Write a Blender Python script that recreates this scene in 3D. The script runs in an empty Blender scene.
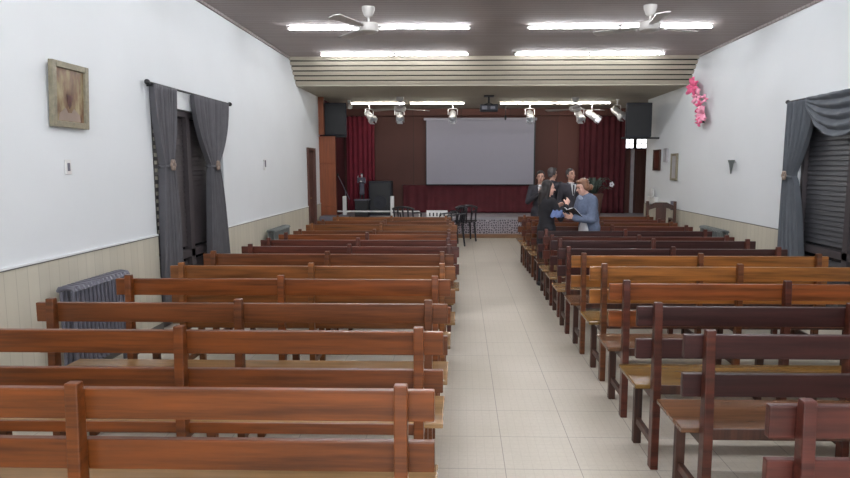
import bpy, bmesh, math, random
from mathutils import Vector, Matrix, Euler
random.seed(7)
sc = bpy.context.scene
PI = math.pi

# ------------------------------------------------------------------ camera
FPX = 620.0
cam_d = bpy.data.cameras.new('camera')
cam = bpy.data.objects.new('camera', cam_d)
sc.collection.objects.link(cam)
cam_d.sensor_width = 36.0
cam_d.lens = FPX / 850.0 * 36.0
cam_d.clip_start = 0.05
cam.location = (0, 0, 1.6)
cam.rotation_euler = (math.radians(90 - 6.624), 0, math.radians(1.3))
cam_d.shift_x = -0.0257
sc.camera = cam

# ------------------------------------------------------------------ world, daylight, exposure
w = bpy.data.worlds.new('world'); sc.world = w
w.use_nodes = True
w.node_tree.nodes['Background'].inputs[0].default_value = (0.62, 0.78, 1.0, 1)
w.node_tree.nodes['Background'].inputs[1].default_value = 1.0
sc.view_settings.view_transform = 'Standard'
sc.view_settings.look = 'None'
sc.view_settings.gamma = 1.0
sc.view_settings.exposure = 1.24
DAY = 72.0          # added area lamp for inferred daylight from behind; the rear wall has no opening
TUBE = 50.0         # fluorescent tubes
al = bpy.data.lights.new('daylight', 'AREA')
al.shape = 'RECTANGLE'; al.size = 4.6; al.size_y = 2.0
al.energy = DAY; al.color = (0.80, 0.90, 1.0)
alo = bpy.data.objects.new('daylight', al)
sc.collection.objects.link(alo)
alo.location = (0.5, -2.95, 1.6); alo.rotation_euler = (math.radians(90), 0, 0)

# ------------------------------------------------------------------ materials
def lin(c):
    return tuple(((v / 255) / 12.92 if v / 255 <= 0.04045 else ((v / 255 + 0.055) / 1.055) ** 2.4) for v in c)

def newmat(name):
    m = bpy.data.materials.new(name); m.use_nodes = True
    nt = m.node_tree
    return m, nt, nt.nodes['Principled BSDF']

def ramp(nt, fac, stops):
    r = nt.nodes.new('ShaderNodeValToRGB')
    el = r.color_ramp.elements
    while len(el) < len(stops): el.new(0.5)
    for e, (p, c) in zip(el, stops):
        e.position = p; e.color = (*c, 1)
    nt.links.new(fac, r.inputs[0])
    return r.outputs[0]

def coords(nt, scale=(1, 1, 1), rot=(0, 0, 0)):
    tc = nt.nodes.new('ShaderNodeTexCoord')
    mp = nt.nodes.new('ShaderNodeMapping')
    mp.inputs['Scale'].default_value = scale
    mp.inputs['Rotation'].default_value = rot
    nt.links.new(tc.outputs['Object'], mp.inputs[0])
    return mp.outputs[0]

def noise(nt, vec, scale=5, detail=3, rough=0.5):
    n = nt.nodes.new('ShaderNodeTexNoise')
    n.inputs['Scale'].default_value = scale
    n.inputs['Detail'].default_value = detail
    n.inputs['Roughness'].default_value = rough
    nt.links.new(vec, n.inputs['Vector'])
    return n.outputs['Fac']

def plain(name, c, rough=0.6, metal=0.0, var=0.12, scale=6, coat=0.0):
    m, nt, p = newmat(name)
    c = lin(c)
    f = noise(nt, coords(nt), scale, 3)
    col = ramp(nt, f, [(0.3, tuple(v * (1 - var) for v in c)), (0.7, tuple(min(1, v * (1 + var)) for v in c))])
    nt.links.new(col, p.inputs['Base Color'])
    p.inputs['Roughness'].default_value = rough
    p.inputs['Metallic'].default_value = metal
    p.inputs['Coat Weight'].default_value = coat
    return m

def wood(name, c, rough=0.34, contrast=0.48, grain='x', coat=0.06, hue=(1.05, 0.9, 0.8)):
    m, nt, p = newmat(name)
    c = lin(c)
    sc3 = {'x': (1.1, 14, 20), 'y': (14, 1.1, 20), 'z': (20, 14, 1.1)}[grain]
    oi = nt.nodes.new('ShaderNodeObjectInfo')
    add = nt.nodes.new('ShaderNodeVectorMath'); add.operation = 'ADD'
    ml = nt.nodes.new('ShaderNodeVectorMath'); ml.operation = 'SCALE'
    cmb = nt.nodes.new('ShaderNodeCombineXYZ')
    for k in range(3): nt.links.new(oi.outputs['Random'], cmb.inputs[k])
    nt.links.new(cmb.outputs[0], ml.inputs[0]); ml.inputs['Scale'].default_value = 37.0
    nt.links.new(coords(nt, sc3), add.inputs[0]); nt.links.new(ml.outputs[0], add.inputs[1])
    f = noise(nt, add.outputs[0], 1.6, 5, 0.6)
    dk = tuple(v * (1 - contrast) for v in c)
    lt = tuple(min(1, v * (1 + contrast * h)) for v, h in zip(c, hue))
    col = ramp(nt, f, [(0.32, dk), (0.5, c), (0.7, lt)])
    hs = nt.nodes.new('ShaderNodeHueSaturation')
    mr = nt.nodes.new('ShaderNodeMapRange')
    mr.inputs['To Min'].default_value = 0.88; mr.inputs['To Max'].default_value = 1.12
    nt.links.new(oi.outputs['Random'], mr.inputs['Value'])
    nt.links.new(mr.outputs[0], hs.inputs['Value'])
    nt.links.new(col, hs.inputs['Color'])
    nt.links.new(hs.outputs[0], p.inputs['Base Color'])
    p.inputs['Roughness'].default_value = rough
    p.inputs['Specular IOR Level'].default_value = 0.36
    p.inputs['Coat Weight'].default_value = coat
    p.inputs['Coat Roughness'].default_value = 0.22
    return m

def emit(name, c, s):
    m, nt, p = newmat(name)
    p.inputs['Base Color'].default_value = (*c, 1)
    p.inputs['Emission Color'].default_value = (*c, 1)
    p.inputs['Emission Strength'].default_value = s
    return m

def stripes(name, base, groove, axis, pitch, width, rough=0.5, var=0.06, vs=3, bump=0.0, vscale=(1, 1, 1)):
    """surface made of boards: thin groove every <pitch> metres along an axis"""
    m, nt, p = newmat(name)
    tc = nt.nodes.new('ShaderNodeTexCoord')
    sx = nt.nodes.new('ShaderNodeSeparateXYZ'); nt.links.new(tc.outputs['Object'], sx.inputs[0])
    def mth(op, a, b):
        n = nt.nodes.new('ShaderNodeMath'); n.operation = op
        for i, v in enumerate((a, b)):
            if isinstance(v, (int, float)): n.inputs[i].default_value = v
            elif v is not None: nt.links.new(v, n.inputs[i])
        return n.outputs[0]
    v = sx.outputs['XYZ'.index(axis)]
    d = mth('DIVIDE', v, pitch)
    fr = mth('FRACT', d, None)
    g = mth('LESS_THAN', fr, width / pitch)
    # board to board variation
    fl = mth('FLOOR', d, None)
    wn = nt.nodes.new('ShaderNodeTexWhiteNoise'); wn.noise_dimensions = '1D'
    nt.links.new(fl, wn.inputs['W'])
    f = noise(nt, coords(nt, vscale), vs, 3)
    mixf = mth('ADD', mth('MULTIPLY', wn.outputs['Value'], 0.5), mth('MULTIPLY', f, 0.5))
    b = lin(base)
    col = ramp(nt, mixf, [(0.2, tuple(x * (1 - var) for x in b)), (0.8, tuple(min(1, x * (1 + var)) for x in b))])
    mx = nt.nodes.new('ShaderNodeMix'); mx.data_type = 'RGBA'
    nt.links.new(g, mx.inputs['Factor'])
    nt.links.new(col, mx.inputs['A']); mx.inputs['B'].default_value = (*lin(groove), 1)
    nt.links.new(mx.outputs['Result'], p.inputs['Base Color'])
    p.inputs['Roughness'].default_value = rough
    if rough > .8: p.inputs['Specular IOR Level'].default_value = .15
    return m

M = {}
M['wall'] = plain('painted_plaster', (216, 219, 221), 0.75, var=0.02, scale=1.3)
M['dado'] = stripes('dado_boards', (190, 184, 168), (165, 159, 142), 'Y', 0.11, 0.004, 0.55, 0.07, 2, vscale=(1, 9, .6))
M['dado_x'] = stripes('dado_boards_x', (190, 184, 168), (165, 159, 142), 'X', 0.11, 0.004, 0.55, 0.07, 2, vscale=(9, 1, .6))
M['white_trim'] = plain('white_trim', (225, 226, 226), 0.5, var=0.02)
M['dark_trim'] = plain('dark_trim', (95, 92, 88), 0.5)
M['ceiling'] = stripes('ceiling_boards', (162, 153, 151), (112, 105, 103), 'Y', 0.10, 0.007, 0.85, 0.05, 2)
M['ceiling_low'] = stripes('lower_ceiling_boards', (170, 164, 150), (108, 104, 94), 'Y', 0.12, 0.008, 0.85, 0.05, 2)
M['board'] = plain('slope_board', (158, 150, 136), 0.45, var=0.04, scale=2)
M['board_gap'] = plain('slope_gap', (26, 24, 22), 0.9)
M['wood_red'] = wood('wood_red', (104, 54, 20))
M['wood_brown'] = wood('wood_brown', (94, 52, 26))
M['wood_tan'] = wood('wood_tan', (116, 70, 34))
M['wood_dkred'] = wood('wood_dark_red', (78, 38, 27))
M['wood_purple'] = wood('wood_purple_brown', (54, 28, 26))
M['wood_maroon'] = wood('wood_maroon', (78, 38, 31))
M['wood_honey'] = wood('wood_honey', (134, 84, 38))
M['wood_orange'] = wood('wood_orange', (120, 64, 30))
M['seat_tan'] = wood('seat_tan', (136, 106, 72), 0.2, 0.25)
M['seat_olive'] = wood('seat_olive', (112, 84, 42), 0.18, 0.25)
M['seat_brown'] = wood('seat_brown', (100, 68, 46), 0.2, 0.25)
M['leg_dark'] = wood('leg_dark', (64, 38, 28), 0.45, grain='z')
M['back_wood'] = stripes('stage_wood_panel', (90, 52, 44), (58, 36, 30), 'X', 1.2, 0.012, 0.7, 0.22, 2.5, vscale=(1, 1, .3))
M['orange_panel'] = wood('orange_panel', (128, 68, 38), 0.45, 0.2, 'z')
M['door_wood'] = wood('door_wood', (84, 54, 46), 0.5, 0.2, 'z')
M['shutter'] = plain('shutter_dark', (66, 60, 62), 0.5)
M['shutter_grey'] = plain('shutter_grey', (62, 62, 66), 0.5)
M['curtain'] = plain('curtain_grey', (90, 88, 92), 0.9, var=0.08, scale=9)
M['curtain_light'] = plain('curtain_blue_grey', (94, 98, 104), 0.85, var=0.07, scale=9)
M['maroon'] = plain('maroon_cloth', (116, 32, 48), 0.85, var=0.15)
M['maroon_dark'] = plain('maroon_dark_cloth', (84, 28, 36), 0.85, var=0.12)
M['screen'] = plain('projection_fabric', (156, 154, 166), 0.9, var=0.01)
M['black'] = plain('black_plastic', (24, 24, 27), 0.5)
M['blackgrey'] = plain('speaker_black', (34, 35, 44), 0.65)
M['chair_black'] = plain('chair_black', (34, 33, 38), 0.28)
M['metal_grey'] = plain('radiator_paint', (98, 97, 108), 0.45)
M['metal_green'] = plain('radiator_green_grey', (96, 100, 98), 0.5)
M['silver'] = plain('silver', (225, 225, 228), 0.35, 0.7)
M['white'] = plain('white_enamel', (215, 214, 212), 0.4, var=0.02)
M['fan'] = plain('fan_enamel', (180, 176, 172), 0.4, var=0.02)
M['brass'] = plain('brass', (150, 126, 80), 0.35, 0.8)
M['tieback'] = plain('tieback', (138, 120, 108), 0.6)
M['frame_gold'] = plain('frame_gold', (132, 124, 104), 0.5, var=.2, scale=30)
M['tube'] = emit('tube_glow', (0.93, 0.96, 1.0), TUBE)
M['tube_dim'] = emit('tube_glow_dim', (1.0, 0.95, 0.86), TUBE * .6)  # stage row tubes, dimmed and warmed to keep the stage darker
M['pink'] = plain('pink_petal', (222, 96, 136), 0.7, var=.2, scale=20)
M['pink2'] = plain('pale_pink_petal', (236, 158, 182), 0.7, var=.15, scale=20)
M['pot'] = plain('terracotta', (92, 60, 50), 0.7)
M['leaf'] = plain('leaf', (60, 70, 62), 0.6, var=.3, scale=12)
M['petal_white'] = plain('petal_white', (205, 203, 208), 0.6)
M['skin'] = plain('skin', (214, 168, 150), 0.55, var=.05)
M['skin2'] = plain('skin_tanned', (176, 134, 116), 0.55, var=.05)
M['hair_dark'] = plain('hair_dark', (36, 28, 27), 0.55, var=.3, scale=30)
M['hair_brown'] = plain('hair_brown', (122, 84, 62), 0.5, var=.3, scale=30)
M['hair_grey'] = plain('hair_grey', (72, 66, 66), 0.6, var=.3, scale=30)
M['suit'] = plain('suit_black', (40, 38, 45), 0.85)
M['suit2'] = plain('suit_charcoal', (52, 49, 56), 0.85)
M['black_cloth'] = plain('black_cloth', (30, 28, 33), 0.85)
M['denim'] = plain('denim', (96, 106, 128), 0.85, var=.15, scale=25)
M['hood'] = plain('hood_grey', (150, 160, 178), 0.85)
M['grey_cloth'] = plain('grey_cloth', (82, 80, 92), 0.85)
M['blue_cloth'] = plain('blue_cloth', (92, 108, 150), 0.8)
M['shirt'] = plain('shirt_white', (210, 208, 210), 0.8, var=.03)
M['paper'] = plain('paper', (232, 232, 236), 0.7, var=.02)
M['eye'] = plain('eye_dark', (30, 24, 22), 0.3)
M['lip'] = plain('lip', (160, 90, 86), 0.5)
M['step_wood'] = wood('step_wood', (128, 96, 72), 0.5)
M['stage_top'] = plain('stage_top', (150, 146, 152), 0.6)
M['winlight'] = emit('window_daylight', (0.93, 0.95, 1.0), 1.6)
M['pale_frame'] = plain('pale_frame', (170, 166, 168), 0.6)

def glass_mat():
    m, nt, p = newmat('dark_glass')
    p.inputs['Base Color'].default_value = (.03, .03, .035, 1)
    p.inputs['Roughness'].default_value = 0.08
    return m
M['glass'] = glass_mat()

def floor_mat():
    m, nt, p = newmat('floor_tiles')
    vec = coords(nt)
    shift = nt.nodes.new('ShaderNodeVectorMath'); shift.operation = 'ADD'
    shift.inputs[1].default_value = (0.16, 0.05, 0)
    nt.links.new(vec, shift.inputs[0])
    def brick(size, mortar):
        b = nt.nodes.new('ShaderNodeTexBrick')
        b.offset = 0; b.squash = 1
        b.inputs['Scale'].default_value = 1
        b.inputs['Brick Width'].default_value = size
        b.inputs['Row Height'].default_value = size
        b.inputs['Mortar Size'].default_value = mortar
        b.inputs['Mortar Smooth'].default_value = 0.3
        b.inputs['Color1'].default_value = (0, 0, 0, 1); b.inputs['Color2'].default_value = (0.35, .35, .35, 1)
        b.inputs['Mortar'].default_value = (1, 1, 1, 1)
        nt.links.new(shift.outputs[0], b.inputs['Vector'])
        return b
    b1 = brick(0.4, 0.0025); b2 = brick(0.05, 0.0016)
    n1 = noise(nt, vec, 1.2, 4); n2 = noise(nt, vec, 55, 3)
    base = ramp(nt, n1, [(0.3, lin((190, 182, 166))), (0.7, lin((210, 202, 189)))])
    def mix(a, col, fac, k):
        mm = nt.nodes.new('ShaderNodeMath'); mm.operation = 'MULTIPLY'; mm.inputs[1].default_value = k
        nt.links.new(fac, mm.inputs[0])
        mx = nt.nodes.new('ShaderNodeMix'); mx.data_type = 'RGBA'
        nt.links.new(mm.outputs[0], mx.inputs['Factor']); nt.links.new(a, mx.inputs['A'])
        mx.inputs['B'].default_value = (*lin(col), 1)
        return mx.outputs['Result']
    c = mix(base, (150, 136, 120), n2, 0.35)
    c = mix(c, (140, 128, 114), b2.outputs['Fac'], 0.22)
    c = mix(c, (104, 94, 84), b1.outputs['Fac'], 0.65)
    nt.links.new(c, p.inputs['Base Color'])
    rr = ramp(nt, n1, [(0.3, (.32,) * 3), (0.7, (.45,) * 3)])
    nt.links.new(rr, p.inputs['Roughness'])
    return m
M['floor'] = floor_mat()

def riser_mat():
    m, nt, p = newmat('patterned_riser')
    v = nt.nodes.new('ShaderNodeTexVoronoi'); v.inputs['Scale'].default_value = 19
    v.feature = 'DISTANCE_TO_EDGE'
    v.inputs['Randomness'].default_value = 0.55
    nt.links.new(coords(nt), v.inputs['Vector'])
    c = ramp(nt, v.outputs['Distance'], [(0.08, lin((168, 160, 166))), (0.2, lin((88, 80, 88)))])
    nt.links.new(c, p.inputs['Base Color']); p.inputs['Roughness'].default_value = .6
    return m
M['riser'] = riser_mat()

def art_mat():
    m, nt, p = newmat('painting_print')
    f = noise(nt, coords(nt, (1, 3, 1.2)), 5, 4)
    c = ramp(nt, f, [(0.25, lin((74, 52, 44))), (0.45, lin((122, 96, 74))), (0.6, lin((150, 136, 104))), (0.8, lin((176, 164, 134)))])
    nt.links.new(c, p.inputs['Base Color']); p.inputs['Roughness'].default_value = .25
    return m
M['art'] = art_mat()

# ------------------------------------------------------------------ mesh helpers
class MB:
    def __init__(s): s.bm = bmesh.new()
    def box(s, x0, x1, y0, y1, z0, z1, bev=0.0, mat=None, seg=2):
        b = bmesh.new()
        bmesh.ops.create_cube(b, size=1)
        T = Matrix.Translation(((x0 + x1) / 2, (y0 + y1) / 2, (z0 + z1) / 2)) @ Matrix.Diagonal((abs(x1 - x0), abs(y1 - y0), abs(z1 - z0), 1))
        bmesh.ops.transform(b, matrix=T, verts=b.verts)
        if bev: bmesh.ops.bevel(b, geom=b.edges[:], offset=bev, segments=seg, profile=.5, affect='EDGES')
        if mat is not None: bmesh.ops.transform(b, matrix=mat, verts=b.verts)
        s.add(b); return s
    def add(s, b):
        me = bpy.data.meshes.new('tmp'); b.to_mesh(me); s.bm.from_mesh(me)
        bpy.data.meshes.remove(me); b.free()
    def tube(s, pts, r, n=10, closed=False, cap=True):
        """sweep a circle along points; r number or list"""
        pts = [Vector(p) for p in pts]
        rs = r if isinstance(r, (list, tuple)) else [r] * len(pts)
        rings = []; b = bmesh.new()
        prev = None
        for i, p in enumerate(pts):
            if closed: t = (pts[(i + 1) % len(pts)] - pts[i - 1])
            else: t = (pts[min(i + 1, len(pts) - 1)] - pts[max(i - 1, 0)])
            t.normalize()
            if prev is None:
                a = Vector((0, 0, 1)) if abs(t.z) < .9 else Vector((1, 0, 0))
                u = t.cross(a).normalized()
            else:
                u = (prev - t * prev.dot(t)).normalized()
            prev = u
            v = t.cross(u)
            rings.append([b.verts.new(p + (u * math.cos(2 * PI * k / n) + v * math.sin(2 * PI * k / n)) * rs[i]) for k in range(n)])
        m = len(rings)
        for i in range(m if closed else m - 1):
            A, B = rings[i], rings[(i + 1) % m]
            for k in range(n):
                b.faces.new((A[k], A[(k + 1) % n], B[(k + 1) % n], B[k]))
        if cap and not closed:
            b.faces.new(rings[0][::-1]); b.faces.new(rings[-1])
        bmesh.ops.recalc_face_normals(b, faces=b.faces)
        s.add(b); return s
    def ell(s, c, r, rot=(0, 0, 0), n=16):
        b = bmesh.new()
        bmesh.ops.create_uvsphere(b, u_segments=n, v_segments=max(6, n * 2 // 3), radius=1)
        T = Matrix.Translation(c) @ Euler(rot).to_matrix().to_4x4() @ Matrix.Diagonal((*r, 1))
        bmesh.ops.transform(b, matrix=T, verts=b.verts)
        s.add(b); return s
    def cap(s, a, b_, ra, rb, n=12):
        a = Vector(a); b_ = Vector(b_)
        s.tube([a, b_], [ra, rb], n)
        s.ell(a, (ra,) * 3, n=n); s.ell(b_, (rb,) * 3, n=n)
        return s
    def lathe(s, prof, c=(0, 0, 0), n=24):
        b = bmesh.new(); rings = []
        for (r, z) in prof:
            rings.append([b.verts.new((c[0] + r * math.cos(2 * PI * k / n), c[1] + r * math.sin(2 * PI * k / n), c[2] + z)) for k in range(n)])
        for A, B in zip(rings, rings[1:]):
            for k in range(n): b.faces.new((A[k], A[(k + 1) % n], B[(k + 1) % n], B[k]))
        b.faces.new(rings[0][::-1]); b.faces.new(rings[-1])
        bmesh.ops.recalc_face_normals(b, faces=b.faces)
        s.add(b); return s
    def prism(s, poly, axis, a, b2, bev=0):
        """extrude a polygon given in the two other axes along axis from a to b2"""
        b = bmesh.new()
        def P(u, v, t):
            return {'X': (t, u, v), 'Y': (u, t, v), 'Z': (u, v, t)}[axis]
        A = [b.verts.new(P(u, v, a)) for u, v in poly]; B = [b.verts.new(P(u, v, b2)) for u, v in poly]
        b.faces.new(A); b.faces.new(B[::-1])
        n = len(poly)
        for k in range(n): b.faces.new((A[k], A[(k + 1) % n], B[(k + 1) % n], B[k]))
        bmesh.ops.recalc_face_normals(b, faces=b.faces)
        if bev: bmesh.ops.bevel(b, geom=b.edges[:], offset=bev, segments=2, profile=.5, affect='EDGES')
        s.add(b); return s
    def grid(s, fn, nu, nv):
        b = bmesh.new()
        V = [[b.verts.new(fn(i / nu, j / nv)) for j in range(nv + 1)] for i in range(nu + 1)]
        for i in range(nu):
            for j in range(nv): b.faces.new((V[i][j], V[i + 1][j], V[i + 1][j + 1], V[i][j + 1]))
        s.add(b); return s
    def build(s, name, mat, parent=None, smooth=False, loc=None):
        me = bpy.data.meshes.new(name); s.bm.to_mesh(me); s.bm.free()
        me.materials.append(mat)
        if smooth:
            for p in me.polygons: p.use_smooth = True
            try: me.set_sharp_from_angle(angle=math.radians(38))
            except Exception: pass
        o = bpy.data.objects.new(name, me); sc.collection.objects.link(o)
        if parent is not None: o.parent = parent
        if loc is not None: o.location = loc
        return o

def tag(o, label=None, cat=None, group=None, kind=None):
    if label: o['label'] = label
    if cat: o['category'] = cat
    if group: o['group'] = group
    if kind: o['kind'] = kind
    return o

def thing(name, label, cat, loc=(0, 0, 0), rz=0, group=None, scale=None):
    o = bpy.data.objects.new(name, None); sc.collection.objects.link(o)
    o.empty_display_size = .1
    o.location = loc; o.rotation_euler = (0, 0, rz)
    if scale: o.scale = scale
    return tag(o, label, cat, group)

def copy_tree(o, parent=None):
    c = o.copy(); sc.collection.objects.link(c); c.parent = parent
    for ch in list(o.children): copy_tree(ch, c)
    return c

def struct(name, mb, mat, smooth=False, label=None):
    o = mb.build(name, mat, None, smooth)
    o['kind'] = 'structure'
    if label: o['label'] = label
    return o

# ------------------------------------------------------------------ room shell
WL, WR, YB, YE = -2.94, 4.0, -3.0, 15.7
HC, HL = 3.46, 3.03
YS0, YS1 = 10.75, 11.22
WRS = 5.0                      # stage is wider on the right
DL, DR = 0.94, 0.815           # dado heights
struct('floor', MB().box(WL - .1, WRS, YB, YE, -.1, 0), M['floor'])
struct('ceiling', MB().box(WL - .1, WR + .1, YB, YS0, HC, HC + .1), M['ceiling'])
struct('ceiling_stage', MB().box(WL - .1, WRS + .1, YS1, YE + .1, HL, HL + .1), M['ceiling_low'])
# sloping boards between the two ceilings
mb = MB(); nb = 6
for k in range(nb):
    t0 = k / nb; t1 = (k + .72) / nb
    y0 = YS0 + (YS1 - YS0) * t0; z0 = HC + (HL - HC) * t0
    y1 = YS0 + (YS1 - YS0) * t1; z1 = HC + (HL - HC) * t1
    mb.prism([(y0, z0), (y1, z1), (y1 + .005, z1 + .005), (y0 + .005, z0 + .005)], 'X', WL, WR)
struct('ceiling_slope', mb, M['board'])
struct('ceiling_slope_backing', MB().prism([(YS0 + .02, HC + .04), (YS1 + .02, HL + .04), (YS1 + .05, HL + .08), (YS0 + .05, HC + .08)], 'X', WL - .1, WR + .1), M['board_gap'])

# left wall with window and door openings
def wall_with_holes(name, X0, X1, ya, yb, h, holes, mat):
    mb = MB(); y = ya
    for (h0, h1, z0, z1) in holes:
        mb.box(X0, X1, y, h0, 0, h)
        mb.box(X0, X1, h0, h1, z1, h)
        if z0 > 0: mb.box(X0, X1, h0, h1, 0, z0)
        y = h1
    mb.box(X0, X1, y, yb, 0, h)
    return struct(name, mb, mat)
struct('wall_stage_left', MB().box(WL - .2, WL, 12.98, YE, 0, HL + .1), M['maroon_dark'])
wall_with_holes('wall_left', WL - .2, WL, YB, 12.98, HC + .05, [(5.9, 7.66, 0.0, 2.2), (11.85, 12.45, 0, 1.97)], M['wall'])
wall_with_holes('wall_right', WR, WR + .2, YB, 13.6, HC + .05, [(5.55, 7.5, 0.0, 2.2)], M['wall'])
struct('wall_rear', MB().box(WL - .2, WR + .2, YB - .2, YB, 0, HC + .1), M['wall'])
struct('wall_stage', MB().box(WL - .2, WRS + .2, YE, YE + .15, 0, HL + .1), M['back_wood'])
struct('wall_stage_right', MB().box(WRS, WRS + .15, 13.4, YE, 0, HL + .1).box(WR + .2, WRS + .15, 13.4, 13.6, 0, HL + .1), M['maroon_dark'])
# dado
DF = 0.842                     # the dado beyond the left window is lower
SEGL = [(YB, 5.9, DL), (7.66, 11.85, DF), (12.45, 12.9, DF)]
SEGR = [(YB, 5.55, DR), (7.5, 13.6, DR)]
mb = MB()
for a, b, h in SEGL: mb.box(WL, WL + .012, a, b, 0, h)
struct('trim_1', mb, M['dado'])
mb = MB()
for a, b, h in SEGR: mb.box(WR - .012, WR, a, b, 0, h)
struct('trim_2', mb, M['dado'])
mb = MB()
for a, b, h in SEGL: mb.box(WL, WL + .018, a, b, h, h + .014)
struct('trim_3', mb, M['white_trim'])
mb = MB()
for a, b, h in SEGR: mb.box(WR - .014, WR, a, b, h, h + .010)
struct('trim_4', mb, M['dark_trim'])
mb = MB()
for a, b, h in SEGL: mb.box(WL, WL + .016, a, b, h - .008, h)
struct('trim_5', mb, M['dark_trim'])
struct('baseboard_left', MB().box(WL, WL + .02, YB, 5.9, 0, .08).box(WL, WL + .02, 7.66, 11.85, 0, .08), M['dark_trim'])
struct('baseboard_right', MB().box(WR - .02, WR, YB, 5.55, 0, .08).box(WR - .02, WR, 7.5, 13.6, 0, .08), M['dark_trim'])
struct('trim_6', MB().box(WL, WL + .03, YB, YS0, HC - .03, HC), M['ceiling'])
struct('trim_7', MB().box(WR - .03, WR, YB, YS0, HC - .03, HC), M['ceiling'])

# orange wooden wing at the left of the stage
mb = MB()
for z0, z1 in ((0, .78), (.79, 1.66), (1.67, 2.23)): mb.box(WL, -2.60, 12.9, 12.98, z0, z1, .003)
mb.box(WL, -2.60, 12.92, 12.97, 0, 2.2)
mb.box(WL, -2.83, 12.9, 12.98, 2.26, HL)
struct('wall_wing', mb, M['orange_panel'])
# dark header above the stage back wall
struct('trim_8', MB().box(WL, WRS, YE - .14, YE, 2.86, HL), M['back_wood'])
# stage platform
SZ = 0.45; SY = 14.1
struct('floor_stage', MB().box(WL, WRS, SY, YE, SZ - .04, SZ), M['stage_top'])
struct('trim_9', MB().box(WL, WRS, SY + .01, SY + .05, .08, SZ - .04), M['riser'])
struct('trim_10', MB().box(WL, WRS, SY - .12, SY + .05, 0, .085, .006), M['step_wood'])
struct('floor_stage_base', MB().box(WL, WRS, SY + .05, YE, 0, SZ - .04), M['step_wood'])

# ------------------------------------------------------------------ windows and door
def shutter_window(name, xw, side, y0, y1, zt, frame_m, slat_m, mids, ang):
    root = thing(name, None, None, (xw, y0, 0)); root['kind'] = 'structure'
    L = y1 - y0; s = side     # s=+1 wall on the left (recess towards -x), -1 on the right
    d0, d1 = (-.13 * s, -.03 * s); d0, d1 = min(d0, d1), max(d0, d1)
    fm = MB().box(d0, d1, 0, .06, 0, zt).box(d0, d1, L - .06, L, 0, zt).box(d0, d1, .06, L - .06, zt - .06, zt).box(d0, d1, .06, L - .06, 0, .12)
    for m_ in mids: fm.box(d0, d1, m_ - .045, m_ + .045, .12, zt - .06)
    fm.box(d0, d1, .06, L - .06, .62, .70)
    fm.build('window_frame', frame_m, root)
    c = (d0 + d1) / 2
    MB().box(c - .008 - .035 * s, c + .008 - .035 * s, .06, L - .06, .12, zt - .06).build('pane', M['glass'], root)
    sm = MB(); z = .16
    while z < zt - .1:
        R = Matrix.Translation((c, 0, z)) @ Matrix.Rotation(math.radians(ang * s), 4, 'Y') @ Matrix.Translation((-c, 0, -z))
        if not (.60 < z < .72):
            edges = [.07] + [v for m_ in mids for v in (m_ - .05, m_ + .05)] + [L - .07]
            for a, b in zip(edges[::2], edges[1::2]):
                sm.box(c - .03, c + .03, a, b, z - .004, z + .004, mat=R)
        z += .055
    sm.build('slats', slat_m, root)
    return root
shutter_window('window_1', WL, 1, 5.91, 7.65, 2.19, M['shutter'], M['shutter'], [.86], 80)
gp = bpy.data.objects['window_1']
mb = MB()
for k in range(16): mb.box(-.028, -.02, .07, .115, .95 + k * .075, .985 + k * .075)  # solid pale squares imitating light that shows through the shutter
mb.build('painted_gap_light', M['dado'], gp)
shutter_window('window_2', WR, -1, 5.56, 7.49, 2.19, M['shutter'], M['shutter_grey'], [.99], 72)
struct('wall_window_left_backing', MB().box(WL - .24, WL - .2, 5.6, 7.7, 0, 2.4), M['board_gap'])
struct('wall_window_right_backing', MB().box(WR + .2, WR + .24, 5.6, 7.9, 0, 2.4), M['board_gap'])

dr = thing('door_1', None, None, (WL, 11.85, 0)); dr['kind'] = 'structure'
MB().box(-.12, .035, 0, .06, 0, 1.97).box(-.12, .035, .54, .60, 0, 1.97).box(-.12, .035, .06, .54, 1.91, 1.97).build('door_frame', M['door_wood'], dr)
MB().box(-.06, -.02, .06, .54, 0, 1.91, .002).box(-.02, -.012, .14, .46, 1.1, 1.78, .004).box(-.02, -.012, .14, .46, .2, .95, .004).build('door_leaf', M['door_wood'], dr)
MB().tube([(-.02, .12, 1.0), (.03, .12, 1.0), (.03, .2, 1.0)], .009).build('door_handle', M['brass'], dr, True)
struct('wall_door_backing', MB().box(WL - .24, WL - .2, 11.7, 12.6, 0, 2.1), M['board_gap'])

# small barred daylight windows high at the right of the stage
def small_window(name, x0, x1):
    wn = thing(name, None, None, (0, YE, 0)); wn['kind'] = 'structure'
    MB().box(x0, x1, -.02, -.005, 2.07, 2.42).build('pane', M['winlight'], wn)
    g = MB().box(x0 - .03, x0, -.05, 0, 2.04, 2.45).box(x1, x1 + .03, -.05, 0, 2.04, 2.45).box(x0, x1, -.05, 0, 2.04, 2.07).box(x0, x1, -.05, 0, 2.42, 2.45)
    xm = (x0 + x1) / 2
    g.box(xm - .008, xm + .008, -.035, -.02, 2.07, 2.42)
    for z in (2.18, 2.29): g.box(x0, x1, -.035, -.02, z - .006, z + .006)
    g.build('window_frame', M['black'], wn)
small_window('window_3', 4.08, 4.28)
small_window('window_4', 4.36, 4.60)
small_window('window_5', 4.68, 4.92)
dr = thing('door_2', None, None, (4.35, YE, SZ)); dr['kind'] = 'structure'
MB().box(0, .62, -.05, 0, 0, 1.55, .004).box(.1, .52, -.06, -.05, .85, 1.45, .004).box(.1, .52, -.06, -.05, .1, .75, .004).build('door_leaf', M['door_wood'], dr)
MB().box(-.12, -.04, -.06, 0, 0, 1.6).build('door_frame', M['pale_frame'], dr)

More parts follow.
